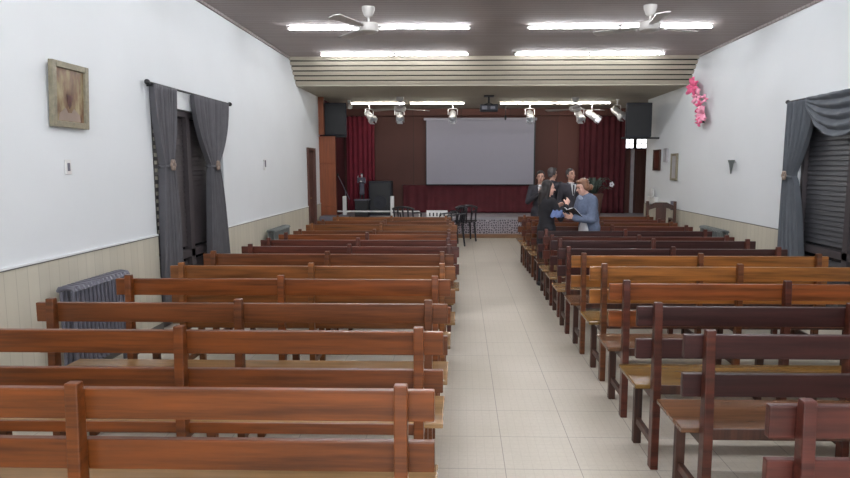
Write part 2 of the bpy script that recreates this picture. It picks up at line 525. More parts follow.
# ------------------------------------------------------------------ curtains
def curtain_panel(y0, y1, tie, zt, z0, zb, wtie, yb0, yb1, x, s, seed=0, nf=7, amp=.042):
    """cloth hanging parallel to a side wall, gathered at a tie"""
    def fn(u, v):
        z = zt + (zb - zt) * v
        vt = (zt - z0) / (zt - zb)
        if v < vt:
            k = (v / vt); k = k ** 1.9
            a = y0 + (tie - wtie / 2 - y0) * k; b = y1 + (tie + wtie / 2 - y1) * k
        else:
            k = (v - vt) / (1 - vt); k = k ** .55
            a = tie - wtie / 2 + (yb0 - tie + wtie / 2) * k; b = tie + wtie / 2 + (yb1 - tie - wtie / 2) * k
        y = a + (b - a) * u
        dw = (b - a) / (y1 - y0)
        off = amp * (0.6 + .4 * min(1, dw)) * math.sin(u * nf * 2 * PI + seed + .5 * math.sin(v * 4 + seed)) + .008 * math.sin(u * 31 + v * 3)
        return (x + s * (.035 + off), y, z)
    return MB().grid(fn, 110, 46)

def solid(o, t=.006):
    m = o.modifiers.new('thickness', 'SOLIDIFY'); m.thickness = t
    return o

def curtain(label, cat, y0, y1, tie, zt, z0, zb, wtie, yb0, yb1, x, s, seed, mat, nf=7):
    root = thing('curtain', label, 'curtain', (x, (y0 + y1) / 2, 0), group=cat)
    o = curtain_panel(y0, y1, tie, zt, z0, zb, wtie, yb0, yb1, x, s, seed, nf).build('cloth', mat, root, True)
    o.location = -root.location; solid(o)
    t = MB(); pts = []
    for k in range(16):
        a = 2 * PI * k / 16
        pts.append((s * .035 + .055 * math.cos(a), tie - root.location.y + (wtie / 2 + .012) * math.sin(a), z0 + .02 * math.sin(a)))
    t.tube(pts, .014, 8, closed=True); t.build('tieback', mat, root, True)
    t = MB()
    for k in range(6):
        a = k * PI / 3
        t.ell((s * .10, tie - root.location.y + .035 * math.cos(a), z0 + .035 * math.sin(a)), (.012, .026, .026), n=8)
    t.build('tieback_flower', M['tieback'], root, True)
    return root

def rod(label, x, s, y0, y1, z):
    r = thing('curtain_rod', label, 'curtain rod', (x, y0, z))
    L = y1 - y0
    MB().tube([(s * .045, 0, 0), (s * .045, L, 0)], .011, 10).build('pole', M['black'], r, True)
    for yy in (-.02, L + .02):
        MB().ell((s * .045, yy, 0), (.026, .03, .026)).build('finial', M['black'], r, True)
    for yy in (.06, L - .06):
        MB().box(0, s * .05, yy - .008, yy + .008, -.03, -.012).build('bracket', M['black'], r)
rod('dark curtain rod over the window in the left wall', WL, 1, 5.80, 7.82, 2.38)
rod('dark curtain rod over the window in the right wall', WR, -1, 5.1, 7.72, 2.38)
curtain('dark grey curtain with a flower tieback, nearer half of the pair at the left window', 'curtains of the left window', 5.84, 6.32, 6.08, 2.37, 1.62, .12, .2, 5.88, 6.34, WL + .01, 1, .4, M['curtain'])
curtain('dark grey curtain with a flower tieback, farther half of the pair at the left window', 'curtains of the left window', 6.72, 7.7, 7.22, 2.37, 1.62, .12, .22, 6.98, 7.6, WL + .01, 1, 1.7, M['curtain'], 9)
curtain('blue grey curtain tied at mid height at the far side of the right window', 'curtains of the right window', 7.14, 7.7, 7.6, 2.37, 1.5, .12, .2, 7.16, 7.69, WR - .01, -1, 2.1, M['curtain_light'])
# swag looped over the rod of the right window
def swag(u, v):
    y = 7.28 - 1.5 * u
    dip = math.sin(PI * u) ** .8
    z = 2.40 - v * (.07 + .40 * dip) - .02
    off = .04 + .05 * v * dip + .022 * math.sin(v * 26 + u * 2) * (.3 + dip) + .008 * math.sin(u * 40)
    return (-off, y - 7.0, z - 2.4)
sg = thing('curtain_swag', 'blue grey cloth swag looped over the right window rod', 'curtain', (WR - .03, 7.0, 2.4))
solid(MB().grid(swag, 60, 50).build('swag_cloth', M['curtain_light'], sg, True), .008)
def swag2(u, v):
    y = 5.9 - .75 * u
    dip = math.sin(PI * u) ** .8
    z = -.02 - v * (.07 + .4 * dip)
    return (-(.045 + .05 * v * dip + .022 * math.sin(v * 26) * (.3 + dip)), y - 7.0, z)
solid(MB().grid(swag2, 40, 40).build('swag_cloth', M['curtain_light'], sg, True), .008)

# ------------------------------------------------------------------ stage backdrop
def drape(name, label, x0, x1, y, z0, z1, mat, nf, amp=.035, cat='curtain'):
    root = thing(name, label, cat, ((x0 + x1) / 2, y, z0))
    L = x1 - x0
    def fn(u, v):
        return (-L / 2 + L * u, -.05 + amp * math.sin(u * nf * 2 * PI + .6 * math.sin(7 * u)) * (.7 + .3 * v), (z1 - z0) * (1 - v))
    o = MB().grid(fn, int(nf * 14), 12).build('cloth', mat, root, True); solid(o)
    MB().tube([(-L / 2 - .03, -.03, z1 - z0 - .005), (L / 2 + .03, -.03, z1 - z0 - .005)], .012, 8).build('rail', M['black'], root, True)
    return root
drape('stage_curtain', 'red stage curtain hanging at the far left behind the small statue', -2.84, -2.15, YE - .16, SZ + .01, 2.84, M['maroon'], 6)
drape('stage_curtain', 'dark maroon stage curtain hanging right of the wood panelling behind the plant', 2.9, 4.05, YE - .16, SZ + .01, 2.84, M['maroon_dark'], 8)
drape('stage_cloth', 'low maroon cloth hung below the projection screen', -1.45, 1.9, YE - .1, SZ + .01, 1.15, M['maroon_dark'], 14, .02, cat='cloth')
s = thing('projection_screen', 'large blank white projection screen hanging over the stage', 'projection screen', (.47, YE - .22, 1.17))
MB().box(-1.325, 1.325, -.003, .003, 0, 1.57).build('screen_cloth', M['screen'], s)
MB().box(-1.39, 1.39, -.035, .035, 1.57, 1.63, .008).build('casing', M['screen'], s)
MB().tube([(-1.33, 0, -.01), (1.33, 0, -.01)], .014, 8).build('bottom_bar', M['black'], s, True)
MB().box(1.325, 1.36, -.004, .004, 0, 1.57).build('edge_border', M['black'], s)
MB().box(-1.345, -1.325, -.004, .004, 0, 1.57).build('edge_border', M['black'], s)

# ------------------------------------------------------------------ ceiling tubes
def make_tube(L):
    r = thing('fluorescent_tube', '', 'ceiling light')
    MB().tube([(-L / 2, 0, 0), (L / 2, 0, 0)], .011, 8).build('tube', M['tube'], r, True)
    MB().box(-L / 2 - .02, L / 2 + .02, -.016, .016, .014, .027, .002).build('batten', M['dark_trim'], r)
    for sx in (-1, 1): MB().box(sx * (L / 2 + .005) - .012, sx * (L / 2 + .005) + .012, -.014, .014, -.018, .027, .003).build('lamp_holder', M['white'], r)
    return r
TX = [-1.71, -.49, 1.48, 2.70]
pn = ['far left', 'inner left', 'inner right', 'far right']
proto = None; first = True
rows = [(8.5, HC - .028, 'nearer row on high ceiling'), (10.45, HC - .028, 'row just before sloping boards'), (14.0, HL - .028, 'row on the low ceiling'),
        (6.3, HC - .028, 'row over middle benches'), (4.2, HC - .028, 'row over nearer benches'), (2.1, HC - .028, 'row over nearest benches'), (0, HC - .028, 'row over the camera'), (-1.9, HC - .028, 'row behind the camera')]
proto = make_tube(1.185)
for (y, z, rn) in rows:
    for k, x in enumerate(TX if y != 14.0 else [-1.85, -.53, 1.46, 2.68]):
        o = proto if first else copy_tree(proto)
        first = False
        o.location = (x, y, z)
        o['label'] = f'lit fluorescent tube, {pn[k]}, {rn}'
        o['group'] = 'fluorescent tubes on the ceiling'
        for c_ in o.children:
            if c_.name.startswith('tube') :
                c_.material_slots[0].link = 'OBJECT'; c_.material_slots[0].material = M['tube_dim' if y == 14.0 else 'tube']

# ------------------------------------------------------------------ ceiling fans
def make_fan(blade_len=.5, rodlen=.2):
    r = thing('ceiling_fan', '', 'ceiling fan')
    MB().lathe([(.02, -.12), (.05, -.1), (.075, -.03), (.075, 0)]).build('canopy', M['fan'], r, True)
    MB().tube([(0, 0, -.1), (0, 0, -rodlen)], .013).build('down_rod', M['fan'], r, True)
    z = -rodlen
    MB().lathe([(.03, z + .03), (.11, z + .01), (.125, z - .04), (.11, z - .08), (.05, z - .10)]).build('motor', M['fan'], r, True)
    for k in range(3):
        a = math.radians(5 + 120 * k)
        R = Matrix.Rotation(a, 4, 'Z') @ Matrix.Rotation(math.radians(9), 4, 'X')
        b = MB()
        b.prism([(.17, -.05), (.17 + blade_len, -.075), (.19 + blade_len, 0), (.17 + blade_len, .075), (.17, .05)], 'Z', -.004, .004)
        o = b.build('blade', M['fan'], r); o.matrix_local = Matrix.Translation((0, 0, z - .04)) @ R
        b = MB().box(.08, .22, -.016, .016, -.006, .006)
        o = b.build('blade_arm', M['fan'], r); o.matrix_local = Matrix.Translation((0, 0, z - .034)) @ R
    return r
fan = make_fan()
for i, (x, y, z, rz, lb) in enumerate([(-1.09, 7.5, HC, 0, 'pale three blade ceiling fan at the left of the high ceiling'),
                                   (2.19, 7.5, HC, .35, 'pale three blade ceiling fan at the right of the high ceiling'),
                                   (-1.26, 13.0, HL, .5, 'pale ceiling fan on the low ceiling left of the projector'),
                                   (2.36, 13.1, HL, .3, 'pale ceiling fan on the low ceiling right of the projector')]):
    o = fan if i == 0 else copy_tree(fan)
    o.location = (x, y, z); o.rotation_euler = (0, 0, rz); o['label'] = lb; o['group'] = 'ceiling fans'

# ------------------------------------------------------------------ projector
p = thing('projector', 'dark projector hanging from the low ceiling in line with the screen', 'projector', (.56, 12.8, HL))
MB().box(-.1, .1, -.1, .1, -.02, 0, .004).tube([(0, 0, -.02), (0, 0, -.16)], .02).build('mount', M['black'], p)
MB().tube([(0, 0, -.14), (-.13, 0, -.19)], .01).tube([(0, 0, -.14), (.13, 0, -.19)], .01).build('bracket', M['black'], p)
MB().box(-.18, .18, -.14, .14, -.31, -.18, .015).build('body', M['blackgrey'], p)
MB().lathe([(.045, 0), (.045, .03), (.03, .03), (.03, .005)]).build('lens', M['glass'], p, True).matrix_local = Matrix.Translation((.08, .14, -.24)) @ Matrix.Rotation(-PI / 2, 4, 'X')
MB().box(-.14, -.04, -.145, -.14, -.28, -.21).box(.03, .12, -.145, -.14, -.27, -.22).build('vent_grille', M['metal_grey'], p)

# ------------------------------------------------------------------ stage spotlights
def make_spot():
    r = thing('stage_spotlight', '', 'spotlight')
    MB().tube([(0, 0, 0), (0, 0, -.12)], .012).box(-.03, .03, -.02, .02, -.02, 0, .003).build('clamp', M['silver'], r)
    y = MB()
    y.tube([(-.105, 0, -.26), (-.105, 0, -.14), (-.08, 0, -.12), (.08, 0, -.12), (.105, 0, -.14), (.105, 0, -.26)], .008, 8)
    y.build('yoke', M['silver'], r, True)
    can = thing('can', None, None); del_ = can; bpy.data.objects.remove(del_)
    c = MB().lathe([(.03, -.16), (.06, -.14), (.075, -.1), (.08, .1), (.092, .12), (.092, .14), (.08, .14), (.07, .02)])
    o = c.build('lamp_can', M['silver'], r, True); o.matrix_local = Matrix.Translation((0, 0, -.27)) @ Matrix.Rotation(math.radians(125), 4, 'X')
    f = MB()
    for k in range(4):
        R = Matrix.Rotation(k * PI / 2, 4, 'Z')
        f.box(-.06, .06, .084, .088, .14, .22, mat=R @ Matrix.Translation((0, .0, 0)))
    f.build('barn_doors', M['silver'], o)
    return r
spot = make_spot()
# (x, y, drop, turn, label)
spl = [(-2.09, 14.3, .0, .7, 'silver stage spotlight, first from the left, in front of the red curtain'),
       (-1.40, 14.27, .0, .2, 'silver stage spotlight hanging below the left fan'),
       (-.19, 14.27, .0, .0, 'silver stage spotlight in front of the upper left corner of the screen'),
       (1.55, 14.27, .0, 0, 'silver stage spotlight in front of the upper right corner of the screen'),
       (2.66, 14.27, .0, .1, 'silver stage spotlight hanging right of the right fan'),
       (2.95, 14.3, .0, 1.3, 'silver stage spotlight turned sideways, second from the right'),
       (3.32, 13.5, -.1, .6, 'silver stage spotlight beside the right loudspeaker')]
for i, (x, y, dz, rz, lb) in enumerate(spl):
    o = spot if i == 0 else copy_tree(spot)
    o.location = (x, y, HL); o.rotation_euler = (0, 0, rz); o['label'] = lb; o['group'] = 'stage spotlights'
m_ = MB().tube([(0, 0, 0), (0, 0, -.3)], .006).lathe([(.008, -.38), (.02, -.36), (.026, -.3), (.01, -.28)])
o = m_.build('hanging_microphone', M['black'], None, True, (1.0, 14.25, HL)); tag(o, 'small black microphone hanging before the projection screen', 'microphone')
sml = thing('ceiling_spotlight', 'small white spotlight on the ceiling at the left end of the stage tubes', 'spotlight', (-2.42, 13.6, HL))
MB().box(-.03, .03, -.03, .03, -.05, 0, .005).build('base', M['white'], sml)
MB().lathe([(.02, -.07), (.045, -.04), (.05, .06), (.04, .06)]).build('lamp_can', M['white'], sml, True).matrix_local = Matrix.Translation((.02, 0, -.11)) @ Matrix.Rotation(2.2, 4, 'X')

# ------------------------------------------------------------------ loudspeakers on brackets
def make_speaker(w, d, h, bl, br):
    r = thing('loudspeaker', '', 'loudspeaker')
    MB().prism([(-w / 2, 0), (w / 2, 0), (w / 2 - .09, d), (-w / 2 + .09, d)], 'Z', 0, h, .012).build('cabinet', M['blackgrey'], r)
    MB().box(-w / 2 + .025, w / 2 - .025, -.012, .002, .03, h - .03, .005).build('grille', M['black'], r)
    MB().box(-w / 2 - bl, w / 2 + br, .05, .10, -.035, -.002, .004).build('bracket', M['black'], r)
    return r
sp = make_speaker(.52, .4, .68, .06, .175)
sp.location = (3.565, 12.7, 2.2); sp['label'] = 'big black loudspeaker on a bracket high by the right wall'
sp['group'] = 'loudspeakers beside the stage'
o = make_speaker(.52, .4, .68, .01, -.02); o['group'] = 'loudspeakers beside the stage'; o.location = (-2.67, 13.2, 2.26); o['label'] = 'big black loudspeaker above the orange wood panel on the left'

# ------------------------------------------------------------------ benches
PX = (.10, 1.095, 2.09); BL = 2.19
def make_bench():
    r = thing('bench', '', 'bench')
    MB().box(0, BL, .026, .056, .765, .87, .004).build('back_rail', M['wood_red'], r)
    MB().box(0, BL, .026, .056, .59, .695, .004).build('back_rail', M['wood_red'], r)
    MB().box(0, BL, .02, .37, .425, .45, .006).build('seat', M['seat_tan'], r)
    MB().box(.05, BL - .05, .325, .343, .37, .425, .002).build('apron', M['wood_red'], r)
    for x in PX:
        # rear post, slightly raked above the seat
        poly = [(-.035, 0), (.022, 0), (.022, .45), (.027, .86), (.022, .90), (-.013, .90), (-.035, .45)]
        MB().prism(poly, 'X', x - .0205, x + .0205, .004).build('back_post', M['wood_red'], r)
    for x in PX:
        MB().box(x - .022, x + .022, .285, .328, 0, .425, .004).build('leg', M['leg_dark'], r)
    for x in PX:
        MB().box(x - .013, x + .013, .022, .285, .12, .16, .003).build('stretcher', M['leg_dark'], r)
        MB().box(x - .018, x + .018, .022, .285, .375, .425, .003).build('seat_bearer', M['leg_dark'], r)
    MB().box(PX[0], PX[2], .005, .02, .40, .45, .003).build('rear_apron', M['leg_dark'], r)
    for ch in r.children:
        ch.material_slots[0].link = 'OBJECT'
        ch.material_slots[0].material = ch.data.materials[0]
    return r
def dress(r, wd, seat, leg=None):
    for ch in r.children:
        k = ch.name.split('.')[0]
        if k == 'back_post' and leg: ch.material_slots[0].material = M[{'wood_purple': 'wood_dkred', 'wood_orange': 'wood_dkred', 'wood_honey': 'wood_brown'}.get(wd, wd)]
        elif k in ('back_rail', 'back_post', 'apron'): ch.material_slots[0].material = M[wd]
        elif k == 'seat': ch.material_slots[0].material = M[seat]
        elif leg: ch.material_slots[0].material = M[leg]
ordn = ['nearest', 'second', 'third', 'fourth', 'fifth', 'sixth', 'seventh', 'eighth', 'ninth', 'tenth', 'eleventh', 'twelfth', 'thirteenth', 'fourteenth']
cn = {'wood_red': 'reddish orange', 'wood_brown': 'mid brown', 'wood_tan': 'tan brown', 'wood_dkred': 'dark red brown', 'wood_purple': 'dark purplish brown', 'wood_maroon': 'worn maroon brown', 'wood_honey': 'honey coloured', 'wood_orange': 'orange brown'}
# y of the posts, x of the aisle-side end, height of the top rail, wood, seat
LB = [(1.93, -.085, .87, 'wood_red', 'seat_tan', 1.08), (2.66, -.078, .87, 'wood_red', 'seat_tan', 1.07), (3.22, -.07, .87, 'wood_brown', 'seat_tan', 1.02), (3.86, -.065, .886, 'wood_red', 'seat_tan', .985),
      (4.51, -.04, .866, 'wood_tan', 'seat_tan', .975), (5.21, -.06, .858, 'wood_brown', 'seat_olive', .985), (5.86, -.015, .839, 'wood_dkred', 'seat_tan', .96), (6.51, -.04, .825, 'wood_dkred', 'seat_brown', .96),
      (7.11, -.045, .819, 'wood_orange', 'seat_tan', .95), (7.7, -.055, .80, 'wood_brown', 'seat_tan', .94), (8.41, -.05, .812, 'wood_tan', 'seat_tan', .95), (9.11, -.1, .803, 'wood_brown', 'seat_tan', .93), (9.96, -.155, .795, 'wood_tan', 'seat_tan', .88)]
RB = [(1.83, .953, .87, 'wood_maroon', 'seat_brown', 1), (2.64, .98, .87, 'wood_purple', 'seat_brown', 1), (3.19, .93, .87, 'wood_purple', 'seat_olive', 1), (3.88, .948, .861, 'wood_orange', 'seat_brown', 1.01),
      (4.56, .965, .861, 'wood_honey', 'seat_olive', 1), (5.24, .948, .846, 'wood_honey', 'seat_brown', .99), (5.89, .93, .82, 'wood_purple', 'seat_tan', .995), (6.56, .955, .818, 'wood_purple', 'seat_tan', .99),
      (7.11, .95, .80, 'wood_dkred', 'seat_tan', 1), (7.66, .96, .81, 'wood_purple', 'seat_brown', .98), (8.42, .96, .793, 'wood_dkred', 'seat_tan', 1), (8.99, .95, .793, 'wood_brown', 'seat_tan', 1), (9.52, .94, .79, 'wood_dkred', 'seat_tan', 1), (10.06, .93, .80, 'wood_brown', 'seat_tan', 1)]
bench = make_bench(); first = True
for side, rows_ in (('left', LB), ('right', RB)):
    for i, (y, xe, h, wd, seat, sx) in enumerate(rows_):
        b = bench if first else copy_tree(bench); first = False
        if side == 'left':
            b.location = (xe - BL * sx, y, 0)
        else:
            b.location = (xe, y, 0)
        b.scale = (sx, 1, h / .87)
        dress(b, wd, seat, 'leg_dark' if wd not in ('wood_red', 'wood_brown', 'wood_tan') or side == 'right' else wd)
        end = 'nearest row' if i == 0 else f'{ordn[i]} row back'
        b['label'] = f'{cn[wd]} wooden bench, {end} on the {side} of the aisle'
        b['group'] = f'benches {side} of the aisle'

# wooden armchair at the right wall near the stage
a = thing('wooden_chair', 'dark wooden armchair with curved top rail against the far right wall', 'chair', (3.68, 11.6, 0), math.radians(-8))
for x, y, h in ((-.24, -.22, .98), (.24, -.22, .98), (-.24, .22, .64), (.24, .22, .64)):
    MB().box(x - .025, x + .025, y - .025, y + .025, 0, h, .005).build('leg', M['leg_dark'], a)
MB().box(-.26, .26, -.22, .25, .42, .46, .006).build('seat', M['leg_dark'], a)
MB().prism([(-.22, .82), (-.22, .90), (-.1, .96), (.1, .96), (.22, .90), (.22, .82), (.1, .86), (-.1, .86)], 'Y', -.235, -.205, .003).build('top_rail', M['leg_dark'], a)
MB().box(-.09, .09, -.23, -.212, .46, .87, .003).build('back_splat', M['leg_dark'], a)
for x in (-.24, .24): MB().box(x - .025, x + .025, -.22, .25, .62, .65, .005).build('armrest', M['leg_dark'], a)

# ------------------------------------------------------------------ black monobloc chairs
def make_chair():
    r = thing('plastic_chair', '', 'chair')
    def seat(u, v):
        x = -.21 + .42 * u; y = -.2 + .42 * v
        return (x, y, .43 - .012 * math.sin(PI * u) - .01 * v)
    solid(MB().grid(seat, 10, 10).build('seat', M['chair_black'], r, True), .012)
    def back(u, v):
        a = (u - .5) * 1.5
        hh = .42 + .36 * v - .05 * (2 * (u - .5)) ** 2 * v
        return (.24 * math.sin(a) / math.sin(.75), -.2 - .06 * v - .02 * math.cos(a * 2) + .08 * (1 - math.cos(a)), hh)
    m = MB()
    m.tube([back(i / 14, 1) for i in range(15)], .022, 8)
    for i in (1, 4, 7, 10, 13):
        m.tube([back(i / 14, v / 6) for v in range(7)], .017, 6)
    m.tube([back(i / 14, .1) for i in range(15)], .014, 6)
    m.build('backrest', M['chair_black'], r, True)
    for sx in (-1, 1):
        for sy in (-1, 1):
            MB().tube([(sx * .19, sy * .18, .42), (sx * .22, sy * .22, 0)], [.025, .018], 8).build('leg', M['chair_black'], r, True)
    for sx in (-1, 1):
        MB().tube([(sx * .235, -.22, .66), (sx * .25, -.05, .655), (sx * .245, .16, .63), (sx * .215, .2, .42)], .017, 8).build('armrest', M['chair_black'], r, True)
    return r
ch = make_chair()
for i, (x, y, rz, lb) in enumerate([(.06, 13.5, .25, 'black plastic armchair standing in the aisle before the stage'),
                                (-.2, 12.62, 1.9, 'black plastic armchair beside the last left bench, next to the aisle chair'),
                                (-1.12, 13.0, -.3, 'black plastic armchair left of the white labelled box')]):
    o = ch if i == 0 else copy_tree(ch)
    o.location = (x, y, 0); o.rotation_euler = (0, 0, rz); o['label'] = lb; o['group'] = 'black plastic chairs before the stage'

# ------------------------------------------------------------------ radiators
def make_radiator(n, L, z0, z1, mat):
    r = thing('radiator', '', 'radiator')
    step = L / n
    for k in range(n):
        y = (k + .5) * step; m = MB()
        for xx in (-.04, .045):
            m.tube([(xx, y, z0 + .03), (xx, y, z1 - .03)], .0145, 6)
        m.tube([(-.06, y, z1 - .03), (-.05, y, z1 - .008), (0, y, z1), (.05, y, z1 - .008), (.06, y, z1 - .03)], .019, 6)
        m.tube([(-.06, y, z0 + .03), (0, y, z0 + .01), (.06, y, z0 + .03)], .019, 6)
        m.build('radiator_section', mat, r, True)
    for yy in (step * .5, L - step * .5):
        MB().tube([(0, yy, 0), (0, yy, z0 + .03)], .02, 8).build('foot', mat, r, True)
    MB().tube([(0, L, z1 - .04), (0, L + .05, z1 - .04), (0, L + .05, z1 - .02)], .012, 8).build('valve', M['silver'], r, True)
    return r
rad = make_radiator(15, .76, .12, .74, M['metal_grey'])
rad.location = (WL + .12, 4.28, 0); rad['label'] = 'dark grey column radiator on the left wall beside the nearest benches'
rad['group'] = 'column radiators'
for x, y, mt, lb in [(WL + .13, 9.05, 'metal_green', 'grey green column radiator on the left wall between window and brown door'),
                 (WR - .13, 9.12, 'metal_green', 'grey green column radiator on the right wall beyond the curtained window')]:
    r = copy_tree(rad); r.location = (x, y, 0); r['label'] = lb; r.scale = (1, 1.1, .9)
    for c in r.children:
        if not c.name.startswith('valve'):
            c.material_slots[0].link = 'OBJECT'; c.material_slots[0].material = M[mt]

# ------------------------------------------------------------------ pictures and fittings on the walls
def picture(label, xw, s, y, z, w_, h_, fm, am, tilt=.06, name='framed_picture', cat='picture', fw=.045, shapes=False):
    r = thing(name, label, cat, (xw, y, z - h_ / 2))
    r.rotation_euler = (0, s * tilt, 0)
    f = MB()
    for a in ((-w_ / 2, -w_ / 2 + fw, 0, h_), (w_ / 2 - fw, w_ / 2, 0, h_), (-w_ / 2 + fw, w_ / 2 - fw, 0, fw), (-w_ / 2 + fw, w_ / 2 - fw, h_ - fw, h_)):
        f.box(0, s * .035, a[0], a[1], a[2], a[3], .004)
    f.build('frame', fm, r)
    c = MB().box(s * .004, s * .016, -w_ / 2 + fw, w_ / 2 - fw, fw, h_ - fw).build('print', am, r)
    if shapes:
        MB().prism([(-.035, .24), (.035, .24), (.02, .17), (0, .14), (-.02, .17)], 'X', s * .016, s * .018).build('painted_heart', M['wood_maroon'], c)
        MB().prism([(-.13, .05), (.13, .05), (.12, .1), (.05, .145), (.02, .11), (-.02, .11), (-.05, .145), (-.12, .1)], 'X', s * .016, s * .0175).build('painted_cloth', M['tieback'], c)
    return r
picture('framed picture with a brown gold frame on the near left wall', WL + .005, 1, 4.63, 2.125, .43, .47, M['frame_gold'], M['art'], .05, shapes=True)
picture('small dark framed picture nearest the stage on the right wall', WR - .005, -1, 12.8, 1.74, .42, .42, M['leg_dark'], M['wood_dkred'], .0)
picture('tiny pale framed notice between two pictures on the right wall', WR - .005, -1, 12.25, 1.83, .2, .26, M['pale_frame'], M['pale_frame'], .0, 'wall_notice', 'notice', .02)
picture('narrow grey framed picture hung lower on the right wall near the stage', WR - .005, -1, 11.75, 1.6, .33, .5, M['frame_gold'], M['pale_frame'], .0)

r = thing('wall_switch', 'small white switch plate below the framed picture on the left wall', 'switch', (WL, 4.6, 1.6))
MB().box(0, .008, -.035, .035, -.055, .055, .003).build('plate', M['white'], r)
MB().box(.008, .014, -.013, .013, -.03, .03, .002).build('rocker', M['metal_grey'], r)
r = thing('wall_switch', 'tiny grey wall fitting between the left window and the brown door', 'switch', (WL, 9.25, 1.64))
MB().box(0, .02, -.03, .03, -.09, .07, .004).build('plate', M['white'], r)
MB().box(.02, .03, -.018, .018, -.04, .06, .003).build('rocker', M['metal_grey'], r)
r = thing('wall_sconce', 'small grey cone wall lamp alone on the right wall', 'wall lamp', (WR, 9.2, 1.66))
MB().lathe([(.008, -.16), (.03, -.02), (.05, .04), (.045, .04)]).build('shade', M['metal_green'], r, True, (-.06, 0, 0))
MB().box(-.06, 0, -.01, .01, 0, .02).build('arm', M['white'], r)
# white surface conduit boxes on right wall dado
r = thing('socket_box', 'white socket box with sockets above the dado at the far right wall', 'socket box', (WR, 11.7, .83))
MB().box(-.07, 0, 0, .75, 0, .10, .006).build('box', M['white'], r)
MB().box(-.085, -.0, -.05, -.01, -.03, .14, .004).build('end_cap', M['metal_grey'], r)
r = thing('wall_fan', 'small white wall mounted device with round front, by the stage end of the right wall', 'device', (WR, 12.85, .86))
MB().box(-.08, 0, -.2, .3, 0, .13, .01).build('base', M['white'], r)
MB().lathe([(.10, 0), (.11, .03), (.07, .05), (.02, .055)]).build('round_front', M['white'], r, True).matrix_local = Matrix.Translation((-.06, .0, .2)) @ Matrix.Rotation(-PI / 2, 4, 'Y')

# pink flower spray on the right wall
r = thing('wall_flower', 'pink paper flower spray pinned high on the right wall', 'flower decoration', (WR - .02, 10.45, 2.66), scale=(2.8, 1.6, 1.0))
rnd = random.Random(3)
for (cy, cz, n, rr, mt) in [(.18, .27, 9, .17, 'pink'), (.05, .1, 7, .13, 'pink2'), (-.02, -.08, 6, .10, 'pink'), (-.10, -.22, 9, .15, 'pink2'), (-.16, .02, 4, .07, 'pink2'), (-.05, -.33, 6, .08, 'pink')]:
    for k in range(n):
        a = 2 * PI * k / n + rnd.random()
        pb = MB()
        def petal(u, v, a=a, rr=rr):
            l = rr * u; wv = rr * .55 * math.sin(PI * min(1, u * .9 + .08)) * (v - .5)
            return (-.02 - .07 * u + .05 * u * u + .02 * abs(v - .5), cy + l * math.cos(a) - wv * math.sin(a), cz + l * math.sin(a) + wv * math.cos(a))
        solid(pb.grid(petal, 6, 4).build('petal', M[mt], r, True), .003)
MB().tube([(-.02, .18, .25), (-.03, .0, 0), (-.02, -.1, -.35)], .008, 6).build('stem', M['leaf'], r, True)

# ------------------------------------------------------------------ stage things
# white low railing at the left of the stage front
r = thing('stage_railing', 'low white railing with two taller posts before the left of the stage', 'railing', (-2.02, 13.7, 0))
for x in (-.56, .5): MB().box(x - .04, x + .04, -.03, .03, 0, .96, .008).build('post', M['white'], r)
MB().tube([(-.85, 0, .62), (1.1, 0, .62)], .018, 8).build('rail', M['white'], r, True)
for x in (-.85, 1.1): MB().tube([(x, 0, 0), (x, 0, .62)], .015, 8).build('end_post', M['white'], r, True)
# white box with dark marks
r = thing('mixing_desk', 'white mixing desk with dark knobs on a stand behind the last left bench', 'mixing desk', (-.5, 13.05, 0))
MB().prism([(-.11, .53), (.11, .53), (.11, .63), (-.11, .70)], 'X', -.22, .22, .006).build('console', M['white'], r).rotation_euler = (0, 0, 0)
for k in range(5):
    x = -.15 + .075 * k
    MB().box(x - .014, x + .014, -.122, -.108, .575, .65, .003).build('knob', M['black'], r)
for sx in (-1, 1): MB().tube([(sx * .18, 0, .54), (sx * .18, 0, 0)], .014, 8).build('leg', M['black'], r, True)
# low dark case at the left corner
r = thing('equipment_case', 'dark grey equipment case at the foot of the orange wood panel', 'case', (-2.66, 12.75, 0))
MB().box(-.22, .3, -.18, .2, .02, .5, .012).build('body', M['blackgrey'], r)
MB().box(-.225, .305, -.185, .205, .505, .6, .012).build('lid', M['metal_grey'], r)
MB().tube([(-.05, -.19, .35), (-.05, -.22, .37), (.12, -.22, .37), (.12, -.19, .35)], .01, 6).build('handle', M['silver'], r, True)
# dark loudspeaker box standing on stage
r = thing('stage_amplifier', 'tall dark blue black loudspeaker box standing on the stage left', 'loudspeaker', (-1.92, 14.9, SZ))
MB().box(-.27, .27, -.2, .2, 0, .82, .02).build('cabinet', M['blackgrey'], r)
MB().box(-.23, .23, -.212, -.198, .05, .77, .006).build('grille', M['black'], r)
MB().lathe([(.16, 0), (.16, .01), (.1, .004), (.04, .012)]).build('cone', M['blackgrey'], r, True).matrix_local = Matrix.Translation((0, -.212, .32)) @ Matrix.Rotation(PI / 2, 4, 'X')
# microphone stand
r = thing('microphone_stand', 'thin slanted microphone stand before the red curtain', 'microphone stand', (-2.68, 14.35, SZ))
MB().tube([(0, 0, .02), (0, 0, .6)], .01, 8).build('pole', M['metal_grey'], r, True)
MB().tube([(.1, 0, .4), (-.16, 0, .95)], .008, 8).build('boom', M['metal_grey'], r, True)
MB().lathe([(.12, 0), (.12, .015), (.02, .03)]).build('base', M['black'], r, True)
MB().ell((-.17, 0, .97), (.025, .025, .035)).build('microphone', M['black'], r, True)
